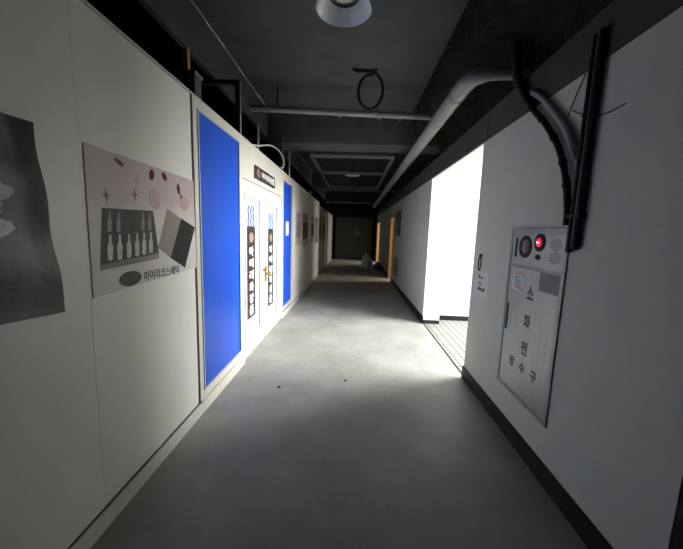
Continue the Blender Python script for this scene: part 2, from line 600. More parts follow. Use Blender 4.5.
def word_strip(y0, y1, z0, z1, ztop, label):
    t = thing('lettered_door_strip', label, 'sticker', (XL - 0.014, y0, z0), LROT, 'vertical lettered strips on the double door')
    W, H = y1 - y0, z1 - z0
    obj('dark_band', wbox(BM(), 0, W, 0, 0.003, 0, H), 'strip', t)
    lg = BM()
    prism(lg, ell(W / 2, H - 0.13, W * 0.27, 0.06), 0.003, 0.0042)
    obj('emblem', lg, 'logo', t)
    step = (H - 0.24) / 6
    for i, ch in enumerate('아이리화장품'):
        zc = H - 0.22 - step * (i + 0.5)
        obj('white_letter', lettering(BM(), ch, W * 0.24, W * 0.76, zc - step * 0.40, zc + step * 0.40, 0.003, 0.0045, 0.022), 'white_ink', t)
    # blue interlaced mark above the band
    bb = BM()
    Hh = ztop - z1
    for s in range(4):
        z = H + Hh * (s / 4)
        dz = Hh / 4
        up = s % 2
        for k in range(3):
            uu = W * (0.08 + 0.31 * k)
            a = W * 0.22
            if up:
                prism(bb, [(uu, z), (uu + a * 0.45, z), (uu + a, z + dz), (uu + a * 0.55, z + dz)], 0, 0.003)
            else:
                prism(bb, [(uu + a * 0.55, z), (uu + a, z), (uu + a * 0.45, z + dz), (uu, z + dz)], 0, 0.003)
    obj('blue_wave_mark', bb, 'blue_ink', t)
    return t
word_strip(3.49, 3.775, 0.446, 1.53, 1.76, 'dark vertical strip of white Korean lettering on the nearer leaf of the double door')
word_strip(4.36, 4.635, 0.40, 1.51, 1.72, 'dark vertical strip of white Korean lettering on the farther door leaf beside the brass knob')

sg = thing('door_sign', 'dark horizontal name sign mounted above the white double door', 'sign', (XL, 3.70, 2.085), LROT)
obj('sign_board', wbox(BM(), 0, 0.90, 0, 0.018, 0, 0.15), 'strip', sg, bevel=0.003)
b = BM()
prism(b, ell(0.12, 0.075, 0.06, 0.05), 0.018, 0.0195)
obj('emblem', b, 'logo', sg)
lt = BM()
lettering(lt, '아이리화장품', 0.25, 0.85, 0.032, 0.118, 0.018, 0.02, 0.016)
obj('white_lettering', lt, 'white_ink', sg)

# ------------------------------------------------------------------ left wall: posters
po = thing('cosmetics_poster', 'pinkish poster with a printed box of ampoules, on the left wall before the blue panel', 'poster', (XL, 1.366, 0), LROT)
b = BM()
NU, NV = 24, 16
TL, BL, TR, BR = (0, 1.846), (-0.006, 1.161), (0.932, 1.833), (0.945, 1.198)
def psheet(u, v):
    x = (BL[0] * (1 - u) + BR[0] * u) * (1 - v) + (TL[0] * (1 - u) + TR[0] * u) * v
    z = (BL[1] * (1 - u) + BR[1] * u) * (1 - v) + (TL[1] * (1 - u) + TR[1] * u) * v
    return x, z
g = [[[None] * (NV + 1) for _ in range(NU + 1)] for _ in range(2)]
for k in range(2):
    for i in range(NU + 1):
        for j in range(NV + 1):
            x, z = psheet(i / NU, j / NV)
            n = 0.002 + 0.0018 * k
            g[k][i][j] = b.verts.new((x, -n, z))
for k in range(2):
    for i in range(NU):
        for j in range(NV):
            b.faces.new((g[k][i][j], g[k][i + 1][j], g[k][i + 1][j + 1], g[k][i][j + 1]))
for i in range(NU):
    for j in (0, NV):
        b.faces.new((g[0][i][j], g[0][i + 1][j], g[1][i + 1][j], g[1][i][j]))
for j in range(NV):
    for i in (0, NU):
        b.faces.new((g[0][i][j], g[0][i][j + 1], g[1][i][j + 1], g[1][i][j]))
obj('paper_sheet', b, 'poster', po)
n0, n1 = 0.0038, 0.0048
def art(name, poly, m, nn=(n0, n1), bm=None):
    return obj(name, prism(BM(), poly, *nn), m, po)
art('printed_box', [(0.078, 1.574), (0.454, 1.585), (0.49, 1.335), (0.045, 1.308)], 'p_box')
art('printed_box_edge', [(0.045, 1.308), (0.49, 1.335), (0.489, 1.303), (0.041, 1.282)], 'p_edge')
def ampoule(ut, vt, ub, vb, m, wdt):
    h = vt - vb
    pr = [(0.25, 0), (0.45, 0.06), (0.5, 0.5), (0.42, 0.62), (0.22, 0.7), (0.2, 0.95), (0.12, 1.0)]
    L = [(ub + (ut - ub) * t - wdt * r, vb + h * t) for r, t in pr]
    Rr = [(ub + (ut - ub) * t + wdt * r, vb + h * t) for r, t in reversed(pr)]
    obj('printed_ampoule', prism(BM(), L + Rr, n1, n1 + 0.001), m, po)
for a in ((0.116, 1.45, 0.106, 1.325), (0.178, 1.45, 0.169, 1.322), (0.244, 1.452, 0.235, 1.326), (0.307, 1.455, 0.297, 1.33), (0.364, 1.458, 0.355, 1.335), (0.423, 1.46, 0.414, 1.34)):
    ampoule(*a, 'p_amp', 0.036)
for a in ((0.122, 1.562, 0.113, 1.462), (0.178, 1.562, 0.17, 1.462), (0.362, 1.57, 0.355, 1.47), (0.42, 1.572, 0.413, 1.472)):
    ampoule(*a, 'p_amp2', 0.03)
art('printed_lid_inside', [(0.596, 1.605), (0.754, 1.555), (0.61, 1.297), (0.485, 1.367)], 'p_edge')
art('printed_lid_outside', [(0.754, 1.555), (0.935, 1.496), (0.78, 1.213), (0.61, 1.297)], 'p_black')
art('printed_oval', ell(0.24, 1.216, 0.085, 0.04), 'p_box')
b = BM()
lettering(b, '아이리코스메틱', 0.345, 0.70, 1.182, 1.242, n0, n1, 0.012)
obj('printed_lettering', b, 'p_black', po)
for (u, v, rx, rz, ro, m) in ((0.205, 1.806, 0.034, 0.012, -0.35, 'p_box'), (0.457, 1.79, 0.022, 0.032, -0.3, 'p_red'), (0.58, 1.80, 0.03, 0.020, -0.7, 'p_red'),
                              (0.732, 1.745, 0.018, 0.034, 0.2, 'p_red'), (0.76, 1.70, 0.011, 0.016, 0.0, 'p_red'), (0.475, 1.655, 0.052, 0.06, 0.2, 'p_pink'), (0.80, 1.66, 0.06, 0.05, 0.0, 'p_pink')):
    pet = [(u + (x - u), z) for x, z in ell(u, v, rx, rz, 18, ro)]
    art('printed_petal', pet, m)
for (u, v, s, m) in ((0.11, 1.635, 0.03, 'p_mauve'), (0.306, 1.66, 0.03, 'p_mauve'), (0.325, 1.735, 0.028, 'p_pink')):
    pl = []
    for k in range(8):
        a = PI / 4 * k
        r = s * (1.0 if k % 2 == 0 else 0.28)
        pl.append((u + r * 0.9 * math.sin(a), v + r * 1.25 * math.cos(a)))
    art('printed_sparkle', pl, m)

# dark curling sheet nearest the viewer
b = BM()
NU, NV = 30, 24
gg = []
def dsheet(u, v):
    y = 0.30 + (0.835 + 0.075 * (1 - v)) * u
    z = 1.145 + 0.705 * v + 0.008 * math.sin(7 * u + 1) * (v - 0.2) + (0.006 * math.sin(11 * u))
    n = 0.006 + 0.012 * math.exp(-((1 - u) / 0.06) ** 2) * (0.3 + v) + 0.006 * (0.5 + 0.5 * math.sin(9 * u + 3 * v)) + 0.006 * math.sin(14 * v + 5 * u)
    n = max(0.003, n)
    return y, z, n
for k in range(2):
    gk = []
    for i in range(NU + 1):
        row = []
        for j in range(NV + 1):
            y, z, n = dsheet(i / NU, j / NV)
            row.append(b.verts.new((y, -(n + 0.002 * k), z)))
        gk.append(row)
    gg.append(gk)
for k in range(2):
    for i in range(NU):
        for j in range(NV):
            b.faces.new((gg[k][i][j], gg[k][i + 1][j], gg[k][i + 1][j + 1], gg[k][i][j + 1]))
for i in range(NU):
    for j in (0, NV):
        b.faces.new((gg[0][i][j], gg[0][i + 1][j], gg[1][i + 1][j], gg[1][i][j]))
for j in range(NV):
    for i in (0, NU):
        b.faces.new((gg[0][i][j], gg[0][i][j + 1], gg[1][i][j + 1], gg[1][i][j]))
ds = thing('dark_poster', 'dark crumpled plastic poster at the left edge of the picture, curling off the wall', 'poster', (XL, 0, 0), LROT)
obj('plastic_sheet', b, 'sheet', ds, smooth=True)
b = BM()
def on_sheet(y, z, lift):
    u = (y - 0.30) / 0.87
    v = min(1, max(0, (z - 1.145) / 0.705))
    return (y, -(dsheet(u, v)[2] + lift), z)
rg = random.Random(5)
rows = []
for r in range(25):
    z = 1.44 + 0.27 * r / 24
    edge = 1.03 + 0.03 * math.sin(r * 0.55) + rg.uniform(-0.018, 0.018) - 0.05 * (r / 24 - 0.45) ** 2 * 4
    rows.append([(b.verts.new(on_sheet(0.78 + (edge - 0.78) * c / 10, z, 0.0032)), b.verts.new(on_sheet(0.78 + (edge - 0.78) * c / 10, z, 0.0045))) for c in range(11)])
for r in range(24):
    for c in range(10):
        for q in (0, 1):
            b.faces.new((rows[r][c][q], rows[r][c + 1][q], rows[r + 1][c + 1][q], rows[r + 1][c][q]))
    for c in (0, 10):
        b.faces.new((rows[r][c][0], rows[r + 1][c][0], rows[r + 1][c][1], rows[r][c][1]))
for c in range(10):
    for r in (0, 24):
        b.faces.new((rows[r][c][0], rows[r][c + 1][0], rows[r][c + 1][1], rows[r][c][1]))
p = obj('highlight_patch', b, 'sheet_light', ds)  # pale patch painted in for the white highlight on the crumpled plastic
p['label'] = 'pale silvery patch painted as a highlight on the dark sheet'

# small frames along the far left wall
far_posters = [
    (6.36, 6.98, 1.20, 1.88, 'p_pink', 'p_edge', 'narrow pinkish poster, first on the left wall beyond the far blue panel'),
    (7.12, 8.10, 1.14, 1.93, 'p_edge', 'p_black', 'poster with a large dark picture, second beyond the far blue panel'),
    (8.55, 9.30, 1.20, 1.92, 'p_pink', 'p_box', 'rosy poster with a dark middle, third beyond the far blue panel'),
    (9.55, 10.3, 1.14, 1.92, 'p_mauve', 'p_edge', 'mauve poster hanging at the last joint of the white panels'),
]
for (y0, y1, z0, z1, m0, m1, lab) in far_posters:
    t = thing('wall_poster', lab, 'poster', (XL, y0, z0), LROT, 'posters on the far left wall')
    W, H = y1 - y0, z1 - z0
    obj('paper_sheet', wbox(BM(), 0, W, 0.001, 0.006, 0, H), 'p_amp' if m0 != 'p_mauve' else 'p_mauve', t)
    obj('printed_picture', wbox(BM(), W * 0.12, W * 0.88, 0.006, 0.008, H * 0.22, H * 0.72), m1, t)
    obj('printed_heading', wbox(BM(), W * 0.12, W * 0.88, 0.006, 0.008, H * 0.78, H * 0.94), m0, t)
for (y0, y1, lab) in ((10.95, 11.8, 'dark poster on the shaded grey panel past the white panels'), (12.4, 13.4, 'farthest poster on the shaded grey panel at the left')):
    t = thing('wall_poster', lab, 'poster', (XL - 0.05, y0, 1.14), LROT, 'posters on the far left wall')
    obj('paper_sheet', wbox(BM(), 0, y1 - y0, 0.001, 0.006, 0, 0.85), 'p_mauve', t)
    obj('printed_picture', wbox(BM(), 0.08, y1 - y0 - 0.08, 0.006, 0.008, 0.12, 0.66), 'p_black', t)

# ------------------------------------------------------------------ right wall
WX = XR + 0.28
def rwall(name, y0, y1, z0=0.0, z1=2.40, m='wall'):
    return struct(name, box(BM(), XR, WX, y0, y1, z0, z1), m)
rwall('wall_right_near', 1.075, 3.22)
rwall('wall_right_middle', 5.24, 9.75)
rwall('wall_right_middle_lintel', 9.75, 10.60, 2.08, 2.40)
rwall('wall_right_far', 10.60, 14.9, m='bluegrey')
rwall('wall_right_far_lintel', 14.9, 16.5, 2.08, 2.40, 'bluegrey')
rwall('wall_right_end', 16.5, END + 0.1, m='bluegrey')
struct('trim_10', box(BM(), XR - 0.004, WX, -3.5, END + 0.1, 2.40, 2.66), 'dark_paint')
struct('trim_11', box(BM(), XR - 0.002, WX + 0.02, 3.222, 5.238, 2.388, 2.40), 'wall_white')
b = BM()
box(b, XR - 0.007, XR - 0.0041, 3.14, 3.155, 2.401, 2.66)
struct('trim_12', b, 'seam')
# baseboards
def rbase(name, y0, y1):
    return struct(name, box(BM(), XR - 0.012, XR + 0.01, y0, y1, 0.0, 0.13), 'base_r')
rbase('baseboard_right_near', 1.075, 3.235)
rbase('baseboard_right_middle', 5.225, 9.73)
rbase('baseboard_right_far', 10.62, 14.88)
b = BM()
box(b, XR, WX, 5.225, 5.24, 0.002, 0.065)
box(b, WX, 4.3, 5.495, 5.51, 0.002, 0.085)
struct('baseboard_passage', b, 'base_r')
# near end: dark door beside the viewer
nd = root_struct('door_2', (XR, 1.06, 0), RROT)
b = BM()
wbox(b, 0.05, 1.5, -0.10, -0.06, 0.0, 2.38)
obj('door_leaf', b, 'far_door', nd)
b = BM()
wbox(b, 0.0, 0.05, -0.12, 0.006, 0.0, 2.40)
wbox(b, 1.5, 1.55, -0.12, 0.006, 0.0, 2.40)
obj('door_frame', b, 'black', nd)
struct('wall_right_behind', box(BM(), XR, WX, -3.5, -0.5, 0, 2.4), 'dark_paint')

# ------------------------------------------------------------------ side passage full of daylight
struct('wall_passage_far', box(BM(), WX, 4.6, 5.51, 5.66, 0, 3.4), 'wall_white')
struct('wall_passage_far_return', box(BM(), WX - 0.01, WX + 0.0, 5.235, 5.51, 0, 3.4), 'wall_white')
struct('wall_passage_far_jamb', box(BM(), XR + 0.003, WX - 0.01, 5.232, 5.24, 0, 2.40), 'wall_white')
struct('wall_passage_near', box(BM(), WX, 4.6, 2.36, 2.50, 0, 3.4), 'wall_white')
struct('ceiling_passage', box(BM(), WX, 4.6, 2.36, 5.66, 3.35, 3.40), 'wall_white')
struct('wall_passage_above_opening', box(BM(), WX, WX + 0.02, 2.50, 5.51, 2.40, 3.36), 'wall_white')
# glazed end of the passage
wn = root_struct('window_1', (4.5, 4.02, 1.25), RROT)
b = BM()
for u in (-1.35, -0.025, 1.3):
    wbox(b, u, u + 0.05, -0.02, 0.05, 0.0, 2.0)
for v in (0.0, 0.95, 1.95):
    wbox(b, -1.35, 1.35, -0.02, 0.05, v, v + 0.05)
obj('window_frame', b, 'panel_frame', wn)
obj('glass', wbox(BM(), -1.34, 1.34, -0.02, -0.01, 0.01, 1.99), 'glassy', wn)
b = BM()
box(b, 4.5, 4.6, 2.45, 2.67, 0, 3.38)
box(b, 4.5, 4.6, 5.37, 5.55, 0, 3.38)
box(b, 4.5, 4.6, 2.67, 5.37, 0, 1.25)
box(b, 4.5, 4.6, 2.67, 5.37, 3.25, 3.38)
struct('wall_passage_end', b, 'wall_white')

# ------------------------------------------------------------------ far doorways with orange wood
def doorway(n, y0, y1, room_depth, nm):
    d = root_struct('door_%d' % n, (0, 0, 0))
    b = BM()
    for ya, yb in ((y0, y0 + 0.07), (y1 - 0.07, y1)):
        box(b, XR - 0.02, WX + 0.02, ya, yb, 0, 2.08)
    box(b, XR - 0.02, WX + 0.02, y0 + 0.07, y1 - 0.07, 2.0, 2.08)
    obj('door_frame', b, 'orange', d, bevel=0.004)
    # leaf standing open into the room, hinged on the far jamb
    b = BM()
    box(b, WX + 0.03, WX + 0.83, y1 - 0.12, y1 - 0.075, 0.01, 2.0)
    lf = obj('door_leaf', b, 'orange', d, bevel=0.003)
    b = BM()
    lathe(b, [(0.018, 0), (0.018, 0.03), (0.028, 0.045), (0.02, 0.065)], (WX + 0.74, -(0), 0.98), 'y', 14)
    for v in b.verts:
        v.co.y = y1 - 0.12 - v.co.y
    obj('door_knob', b, 'brass', lf, smooth=True)
    b = BM()
    box(b, WX + 0.02, 3.3, y0 - 0.25, y0 - 0.15, 0, 2.4)
    box(b, WX + 0.02, 3.3, y1 + 0.15, y1 + 0.25, 0, 2.4)
    box(b, 3.3, 3.4, y0 - 0.25, y1 + 0.25, 0, 2.4)
    box(b, WX + 0.02, 3.4, y0 - 0.25, y1 + 0.25, 2.4, 2.5)
    struct('wall_%s_room' % nm, b, 'wall')
    struct('floor_%s_room' % nm, box(BM(), XR + 0.02, 3.4, y0 - 0.25, y1 + 0.25, -0.1, 0.0), 'floor')
doorway(3, 9.75, 10.60, 2, 'middle')
doorway(4, 14.9, 16.5, 2, 'far')

# ------------------------------------------------------------------ end wall with dark door
ed = root_struct('door_5', (0, END + 0.1, 0))
b = BM()
box(b, -1.0, 0.0, -0.05, 0.0, 0.0, 2.3)
box(b, 0.01, 1.0, -0.05, 0.0, 0.0, 2.3)
obj('door_leaf', b, 'far_door', ed)
b = BM()
prism(b, ell(0.16, 1.47, 0.16, 0.13), 0.05, 0.053)
o = obj('round_emblem', b, 'sticker_grey', ed)

# ------------------------------------------------------------------ fire hydrant cabinet
Y0 = 2.478
hc = thing('fire_hydrant_cabinet', 'stainless steel fire hydrant cabinet with a glowing red lamp on the right wall', 'cabinet', (XR, Y0, 0), RROT)
hc.scale = (1, 0.4, 1)
W = 0.655
ZB, ZT, ZM = 0.350, 1.572, 1.297
b = BM()
wbox(b, 0, 0.026, -0.01, 0.028, ZB, ZT)
wbox(b, W - 0.03, W, -0.01, 0.028, ZB, ZT)
wbox(b, 0.026, W - 0.03, -0.01, 0.028, ZT - 0.045, ZT)
wbox(b, 0.026, W - 0.03, -0.01, 0.028, ZB, ZB + 0.022)
wbox(b, 0.026, W - 0.03, -0.01, 0.024, ZM - 0.008, ZM + 0.008)
obj('cabinet_frame', b, 'steel_dark', hc, bevel=0.004)
up = obj('alarm_panel', wbox(BM(), 0.026, W - 0.03, 0.0, 0.016, ZM + 0.008, ZT - 0.045), 'steel', hc)
b = BM()
prism(b, [(0.075, 1.36), (0.098, 1.36), (0.098, 1.50), (0.075, 1.50)], 0.016, 0.024)
obj('nameplate_slot', b, 'black', up)
b = BM()
lathe(b, [(0.078, 0), (0.078, 0.014), (0.066, 0.02), (0.056, 0.012)], (0.208, -0.016, 1.44), 'y', 32)
for v in b.verts:
    v.co.y = -0.016 - (v.co.y + 0.016)
cb = obj('call_button_ring', b, 'black', up, smooth=True)
b = BM()
lathe(b, [(0.054, 0), (0.05, 0.012), (0.03, 0.018)], (0.208, 0, 1.44), 'y', 28)
for v in b.verts:
    v.co.y = -0.018 - v.co.y
obj('call_button', b, 'dred', cb, smooth=True)
b = BM()
prism(b, [(0.199, 1.405), (0.217, 1.405), (0.217, 1.478), (0.199, 1.478)], 0.036, 0.038)
obj('button_mark', b, 'steel_dark', cb)
b = BM()
lathe(b, [(0.06, 0), (0.06, 0.01), (0.05, 0.018)], (0.375, 0, 1.475), 'y', 28)
for v in b.verts:
    v.co.y = -0.016 - v.co.y
lb = obj('lamp_base', b, 'black', up, smooth=True)
b = BM()
lathe(b, [(0.030, 0), (0.028, 0.010), (0.02, 0.018), (0.008, 0.022)], (0.375, 0, 1.475), 'y', 24)
for v in b.verts:
    v.co.y = -0.032 - v.co.y
o = obj('red_lamp', b, 'red_lamp', lb, smooth=True)
o['label'] = 'glowing red indicator lamp'
b = BM()
prism(b, ell(0.375, 1.475, 0.017, 0.007), 0.052, 0.057)
obj('lamp_filament', b, 'red_core', lb)
b = BM()
prism(b, ell(0.37, 1.378, 0.03, 0.018), 0.016, 0.024)
obj('jack_cover', b, 'black', up)
b = BM()
for cz in (1.465, 1.385):
    for ring, cnt in ((0.012, 5), (0.026, 10), (0.040, 14)):
        for k in range(cnt):
            a = 2 * PI * k / cnt
            prism(b, ell(0.54 + ring * 1.25 * math.cos(a), cz + ring * 0.85 * math.sin(a), 0.0052, 0.0045, 8), 0.0155, 0.0175)
obj('speaker_grille', b, 'black', up)
dl = obj('cabinet_door', wbox(BM(), 0.03, W - 0.034, 0.0, 0.018, ZB + 0.024, ZM - 0.01), 'steel', hc, bevel=0.003)
b = BM()
prism(b, [(0.046, 0.80), (0.068, 0.80), (0.068, 1.005), (0.046, 1.005)], 0.018, 0.03)
obj('pull_handle', b, 'black', dl, bevel=0.004)
b = BM()
prism(b, [(0.085, 1.12), (0.228, 1.12), (0.228, 1.275), (0.085, 1.275)], 0.018, 0.019)
st = obj('instruction_label', b, 'paper', dl)
st['label'] = 'white instruction label with an ochre heading'
b = BM()
prism(b, [(0.095, 1.235), (0.22, 1.235), (0.22, 1.265), (0.095, 1.265)], 0.019, 0.0197)
obj('label_heading', b, 'ochre', st)
b = BM()
for k in range(5):
    prism(b, [(0.10, 1.135 + 0.018 * k), (0.20 - 0.012 * (k % 2), 1.135 + 0.018 * k), (0.20 - 0.012 * (k % 2), 1.142 + 0.018 * k), (0.10, 1.142 + 0.018 * k)], 0.019, 0.0196)
obj('label_lines', b, 'blue_ink', st)
b = BM()
prism(b, [(0.42, 1.165), (0.62, 1.165), (0.62, 1.285), (0.42, 1.285)], 0.018, 0.021)
obj('grey_plate', b, 'nameplate', dl)
for ch, z in (('소', 1.130), ('화', 0.930), ('전', 0.738)):
    obj('large_letter', lettering(BM(), ch, 0.292, 0.372, z - 0.048, z + 0.048, 0.018, 0.0195, 0.034), 'ink', dl)
for ch, u in (('방', 0.195), ('수', 0.333), ('구', 0.472)):
    obj('small_letter', lettering(BM(), ch, u - 0.034, u + 0.034, 0.552, 0.632, 0.018, 0.0195, 0.034), 'ink', dl)

# notice and hook between opening and cabinet
t = thing('paper_notice', 'white paper notice with black text on the right wall beside the bright opening', 'notice', (XR, 3.10, 0.94), RROT)
obj('paper_sheet', wbox(BM(), 0, 0.275, 0.001, 0.003, 0, 0.235), 'paper', t)
b = BM()
lettering(b, '- - -', 0.06, 0.15, 0.175, 0.182, 0.003, 0.0038, 0.02)
for (u0, u1, v0, v1) in ((0.05, 0.075, 0.165, 0.20), (0.085, 0.10, 0.16, 0.19), (0.12, 0.155, 0.165, 0.185), (0.06, 0.14, 0.115, 0.125), (0.07, 0.15, 0.10, 0.106),
                         (0.055, 0.10, 0.055, 0.085), (0.105, 0.14, 0.05, 0.08), (0.155, 0.18, 0.05, 0.08), (0.185, 0.215, 0.055, 0.085)):
    prism(b, [(u0, v0), (u1, v0), (u1, v1), (u0, v1)], 0.003, 0.0038)
obj('printed_lines', b, 'ink', t)
b = BM()
lp = [(0.03 * math.cos(a) * (1 if math.sin(a) < 0.6 else 0.8), -0.012, 0.07 * math.sin(a)) for a in [2 * PI * k / 24 for k in range(24)]]
tube(b, lp, 0.005, 8, closed=True)
wbox(b, -0.012, 0.012, 0.0, 0.018, 0.06, 0.085)
o = obj('hanging_loop', b, 'black')
o.location = (XR, 3.03, 1.25)
o.rotation_euler = (0, 0, RROT)
tag(o, 'small dark oval loop hung on the right wall above the paper notice', 'hook')

# boards on the right wall farther on
t = thing('notice_board', 'dark framed notice board high on the right wall before the orange door', 'board', (XR, 9.15, 1.47), RROT)
obj('board_face', wbox(BM(), 0, 0.72, 0.002, 0.02, 0, 0.62), 'notice_dark', t)
b = BM()
for a in ((-0.02, 0.74, -0.02, 0.0), (-0.02, 0.74, 0.62, 0.64)):
    wbox(b, a[0], a[1], 0.0, 0.03, a[2], a[3])
for a in ((-0.02, 0.0), (0.72, 0.74)):
    wbox(b, a[0], a[1], 0.0, 0.03, 0.0, 0.62)
obj('board_frame', b, 'iron', t)
t = thing('wall_vent', 'grey louvred vent low on the right wall below the notice board', 'vent', (XR, 9.35, 0.32), RROT)
obj('vent_frame', wbox(BM(), 0, 0.85, 0.0, 0.012, 0, 0.5), 'nameplate', t)
for k in range(6):
    obj('louvre', wbox(BM(), 0.04, 0.81, 0.012, 0.028, 0.04 + k * 0.075, 0.075 + k * 0.075), 'steel_dark', t)

# conduit pair and cables on the right wall
t = thing('wall_conduit', 'pair of black vertical conduits running up the right wall beside the cabinet', 'conduit', (XR, 1.775, 0), RROT)
b = BM()
tube(b, [(-0.022, -0.022, 1.43), (-0.022, -0.022, 2.54)], 0.018, 12)
obj('conduit_pipe', b, 'conduit', t, smooth=True)
b = BM()
tube(b, [(0.022, -0.022, 1.45), (0.022, -0.022, 2.54)], 0.018, 12)
obj('conduit_pipe', b, 'conduit', t, smooth=True)
b = BM()
wbox(b, -0.006, 0.006, 0.001, 0.03, 1.45, 2.54)
obj('joint_strip', b, 'conduit_grey', t)
for z in (1.62,):
    b = BM()
    wbox(b, -0.052, 0.052, 0.0, 0.044, z, z + 0.02)
    obj('clamp', b, 'conduit', t, bevel=0.004)

xw = XR - 0.03
xw = XR - 0.027
cp = spline([(xw - 0.03, 2.60, 2.93), (xw - 0.02, 2.575, 2.72), (xw - 0.002, 2.48, 2.545), (xw, 2.33, 2.375), (xw, 2.17, 2.235), (xw, 1.995, 2.04), (xw, 1.895, 1.85), (xw + 0.002, 1.85, 1.68), (xw + 0.004, 1.842, 1.58)])
b = BM()
rr = [0.034 if i < 12 else max(0.019, 0.034 - 0.0012 * (i - 12)) for i in range(len(cp))]
tube(b, cp, rr, 10)
cbn = obj('cable_bundle', b, 'conduit', smooth=True)
tag(cbn, 'thick black taped cable bundle curving down the right wall to the conduits', 'cable')
for i in (23, 30, 37, 44, 50):
    b = BM()
    d = (cp[i + 1] - cp[i]).normalized()
    tube(b, [cp[i] - d * 0.012, cp[i] + d * 0.012], rr[i] + 0.004, 10)
    tube(b, [cp[i] + Vector((0, rr[i], 0)), cp[i] + Vector((-0.004, rr[i] + 0.022, 0.006))], 0.003, 6)
    obj('cable_tie', b, 'black', cbn)
cp = spline([(xw + 0.006, 2.385, 2.51), (xw + 0.006, 2.255, 2.425), (xw + 0.006, 2.09, 2.28), (xw + 0.006, 1.94, 2.12), (xw + 0.006, 1.868, 2.0), (xw + 0.006, 1.845, 1.94)], 14)
b = BM()
tube(b, cp, [0.017 + 0.003 * (i % 2) for i in range(len(cp))], 10)
o = obj('corrugated_hose', b, 'hose', smooth=True)
tag(o, 'pale grey corrugated hose running beside the black cable bundle', 'hose')
b = BM()
tube(b, spline([(XR - 0.004, 1.87, 2.398), (XR - 0.006, 1.93, 2.30), (XR - 0.006, 1.965, 2.235), (XR - 0.006, 1.978, 2.21)]), 0.003, 6)
o = obj('thin_wire', b, 'black', smooth=True)
tag(o, 'thin black wire hanging from the top of the right wall to the hose', 'wire')
b = BM()
tube(b, spline([(XR - 0.006, 1.94, 2.225), (XR - 0.006, 1.86, 2.18), (XR - 0.052, 1.775, 2.14), (XR - 0.008, 1.68, 2.12), (XR - 0.006, 1.57, 2.125)]), 0.0025, 6)
o = obj('thin_wire', b, 'black', smooth=True)
tag(o, 'thin black wire crossing sideways in front of the conduits', 'wire')

# ------------------------------------------------------------------ ceiling services
# round duct along the right
t = thing('round_duct', 'pale grey round duct running along the ceiling on the right', 'duct', (0, 0, 0))
b = BM()
pts = [(1.9, 2.72, 2.79), (1.5, 2.72, 2.79), (1.12, 2.72, 2.785), (1.03, 2.725, 2.785), (0.945, 2.76, 2.78), (0.905, 2.83, 2.778), (0.895, 2.93, 2.775), (0.895, 3.1, 2.775)]
tube(b, pts, [0.045, 0.045, 0.046, 0.050, 0.062, 0.071, 0.073, 0.073], 18)
obj('elbow', b, 'duct', t, smooth=True)
b = BM()
tube(b, [(0.895, 3.1, 2.775), (0.895, 6.0, 2.765), (0.89, 10.6, 2.75), (0.89, 15.0, 2.74)], 0.073, 18)
obj('duct_run', b, 'duct', t, smooth=True)
for y in (3.1, 3.75, 6.4, 9.0):
    b = BM()
    tube(b, [(0.895, y - 0.02, 2.775 - 0.0035 * (y - 3.1)), (0.895, y + 0.02, 2.775 - 0.0035 * (y - 3.1))], 0.078, 18)
    obj('coupling', b, 'pipe', t, smooth=True)
for y in (3.9, 7.8):
    b = BM()
    tube(b, [(0.895, y, 2.82), (0.895, y, ZC)], 0.006, 6)
    obj('hanger_rod', b, 'iron', t)

# transverse pipe
t = thing('ceiling_pipe', 'grey pipe crossing the ceiling from left to right before the first beam', 'pipe', (0, 0, 0))
b = BM()
tube(b, [(-1.45, 4.40, 3.10), (2.0, 4.47, 3.03)], 0.040, 14)
obj('pipe_run', b, 'pipe', t, smooth=True)
for x in (-0.25, 0.28, 0.55):
    b = BM()
    zz = 3.10 - 0.07 * (x + 1.45) / 3.45
    yy = 4.40 + 0.07 * (x + 1.45) / 3.45
    tube(b, [(x - 0.025, yy, zz), (x + 0.025, yy, zz)], 0.047, 14)
    wbox(b, x - 0.012, x + 0.012, -yy - 0.012, -yy + 0.012, zz - 0.07, zz - 0.04)
    obj('clamp', b, 'pipe', t)
b = BM()
tube(b, [(-1.09, 4.41, 3.12), (-1.09, 4.41, ZC)], 0.010, 8)
obj('hanger_rod', b, 'iron', t)

# loop of cable
b = BM()
pts = [(-0.09, 3.96, ZC - 0.012), (-0.02, 3.97, 3.375), (0.06, 3.98, 3.385)]
for k in range(18):
    a = -0.2 + 5.9 * k / 17
    pts.append((0.13 + 0.145 * math.sin(a), 3.98 + 0.006 * k, 3.175 + 0.195 * math.cos(a)))
pts = pts[:3] + pts[4:]
pts = pts[:3] + [(0.13 + 0.145 * math.sin(0.2 + 6.3 * k / 16), 3.98 + 0.004 * k, 3.175 + 0.2 * math.cos(0.2 + 6.3 * k / 16)) for k in range(17)]
tube(b, spline(pts, 5), 0.017, 8)
tube(b, spline([(0.20, 4.0, 2.99), (0.25, 4.15, 3.0), (0.27, 4.36, 3.08)], 5), 0.012, 8)
tube(b, spline([(0.06, 3.98, 3.37), (0.14, 3.97, 3.385), (0.20, 3.96, ZC - 0.008)], 5), 0.012, 8)
o = obj('hanging_cable', b, 'conduit', smooth=True)
tag(o, 'loop of black cable hanging from the ceiling above the cross pipe', 'cable')

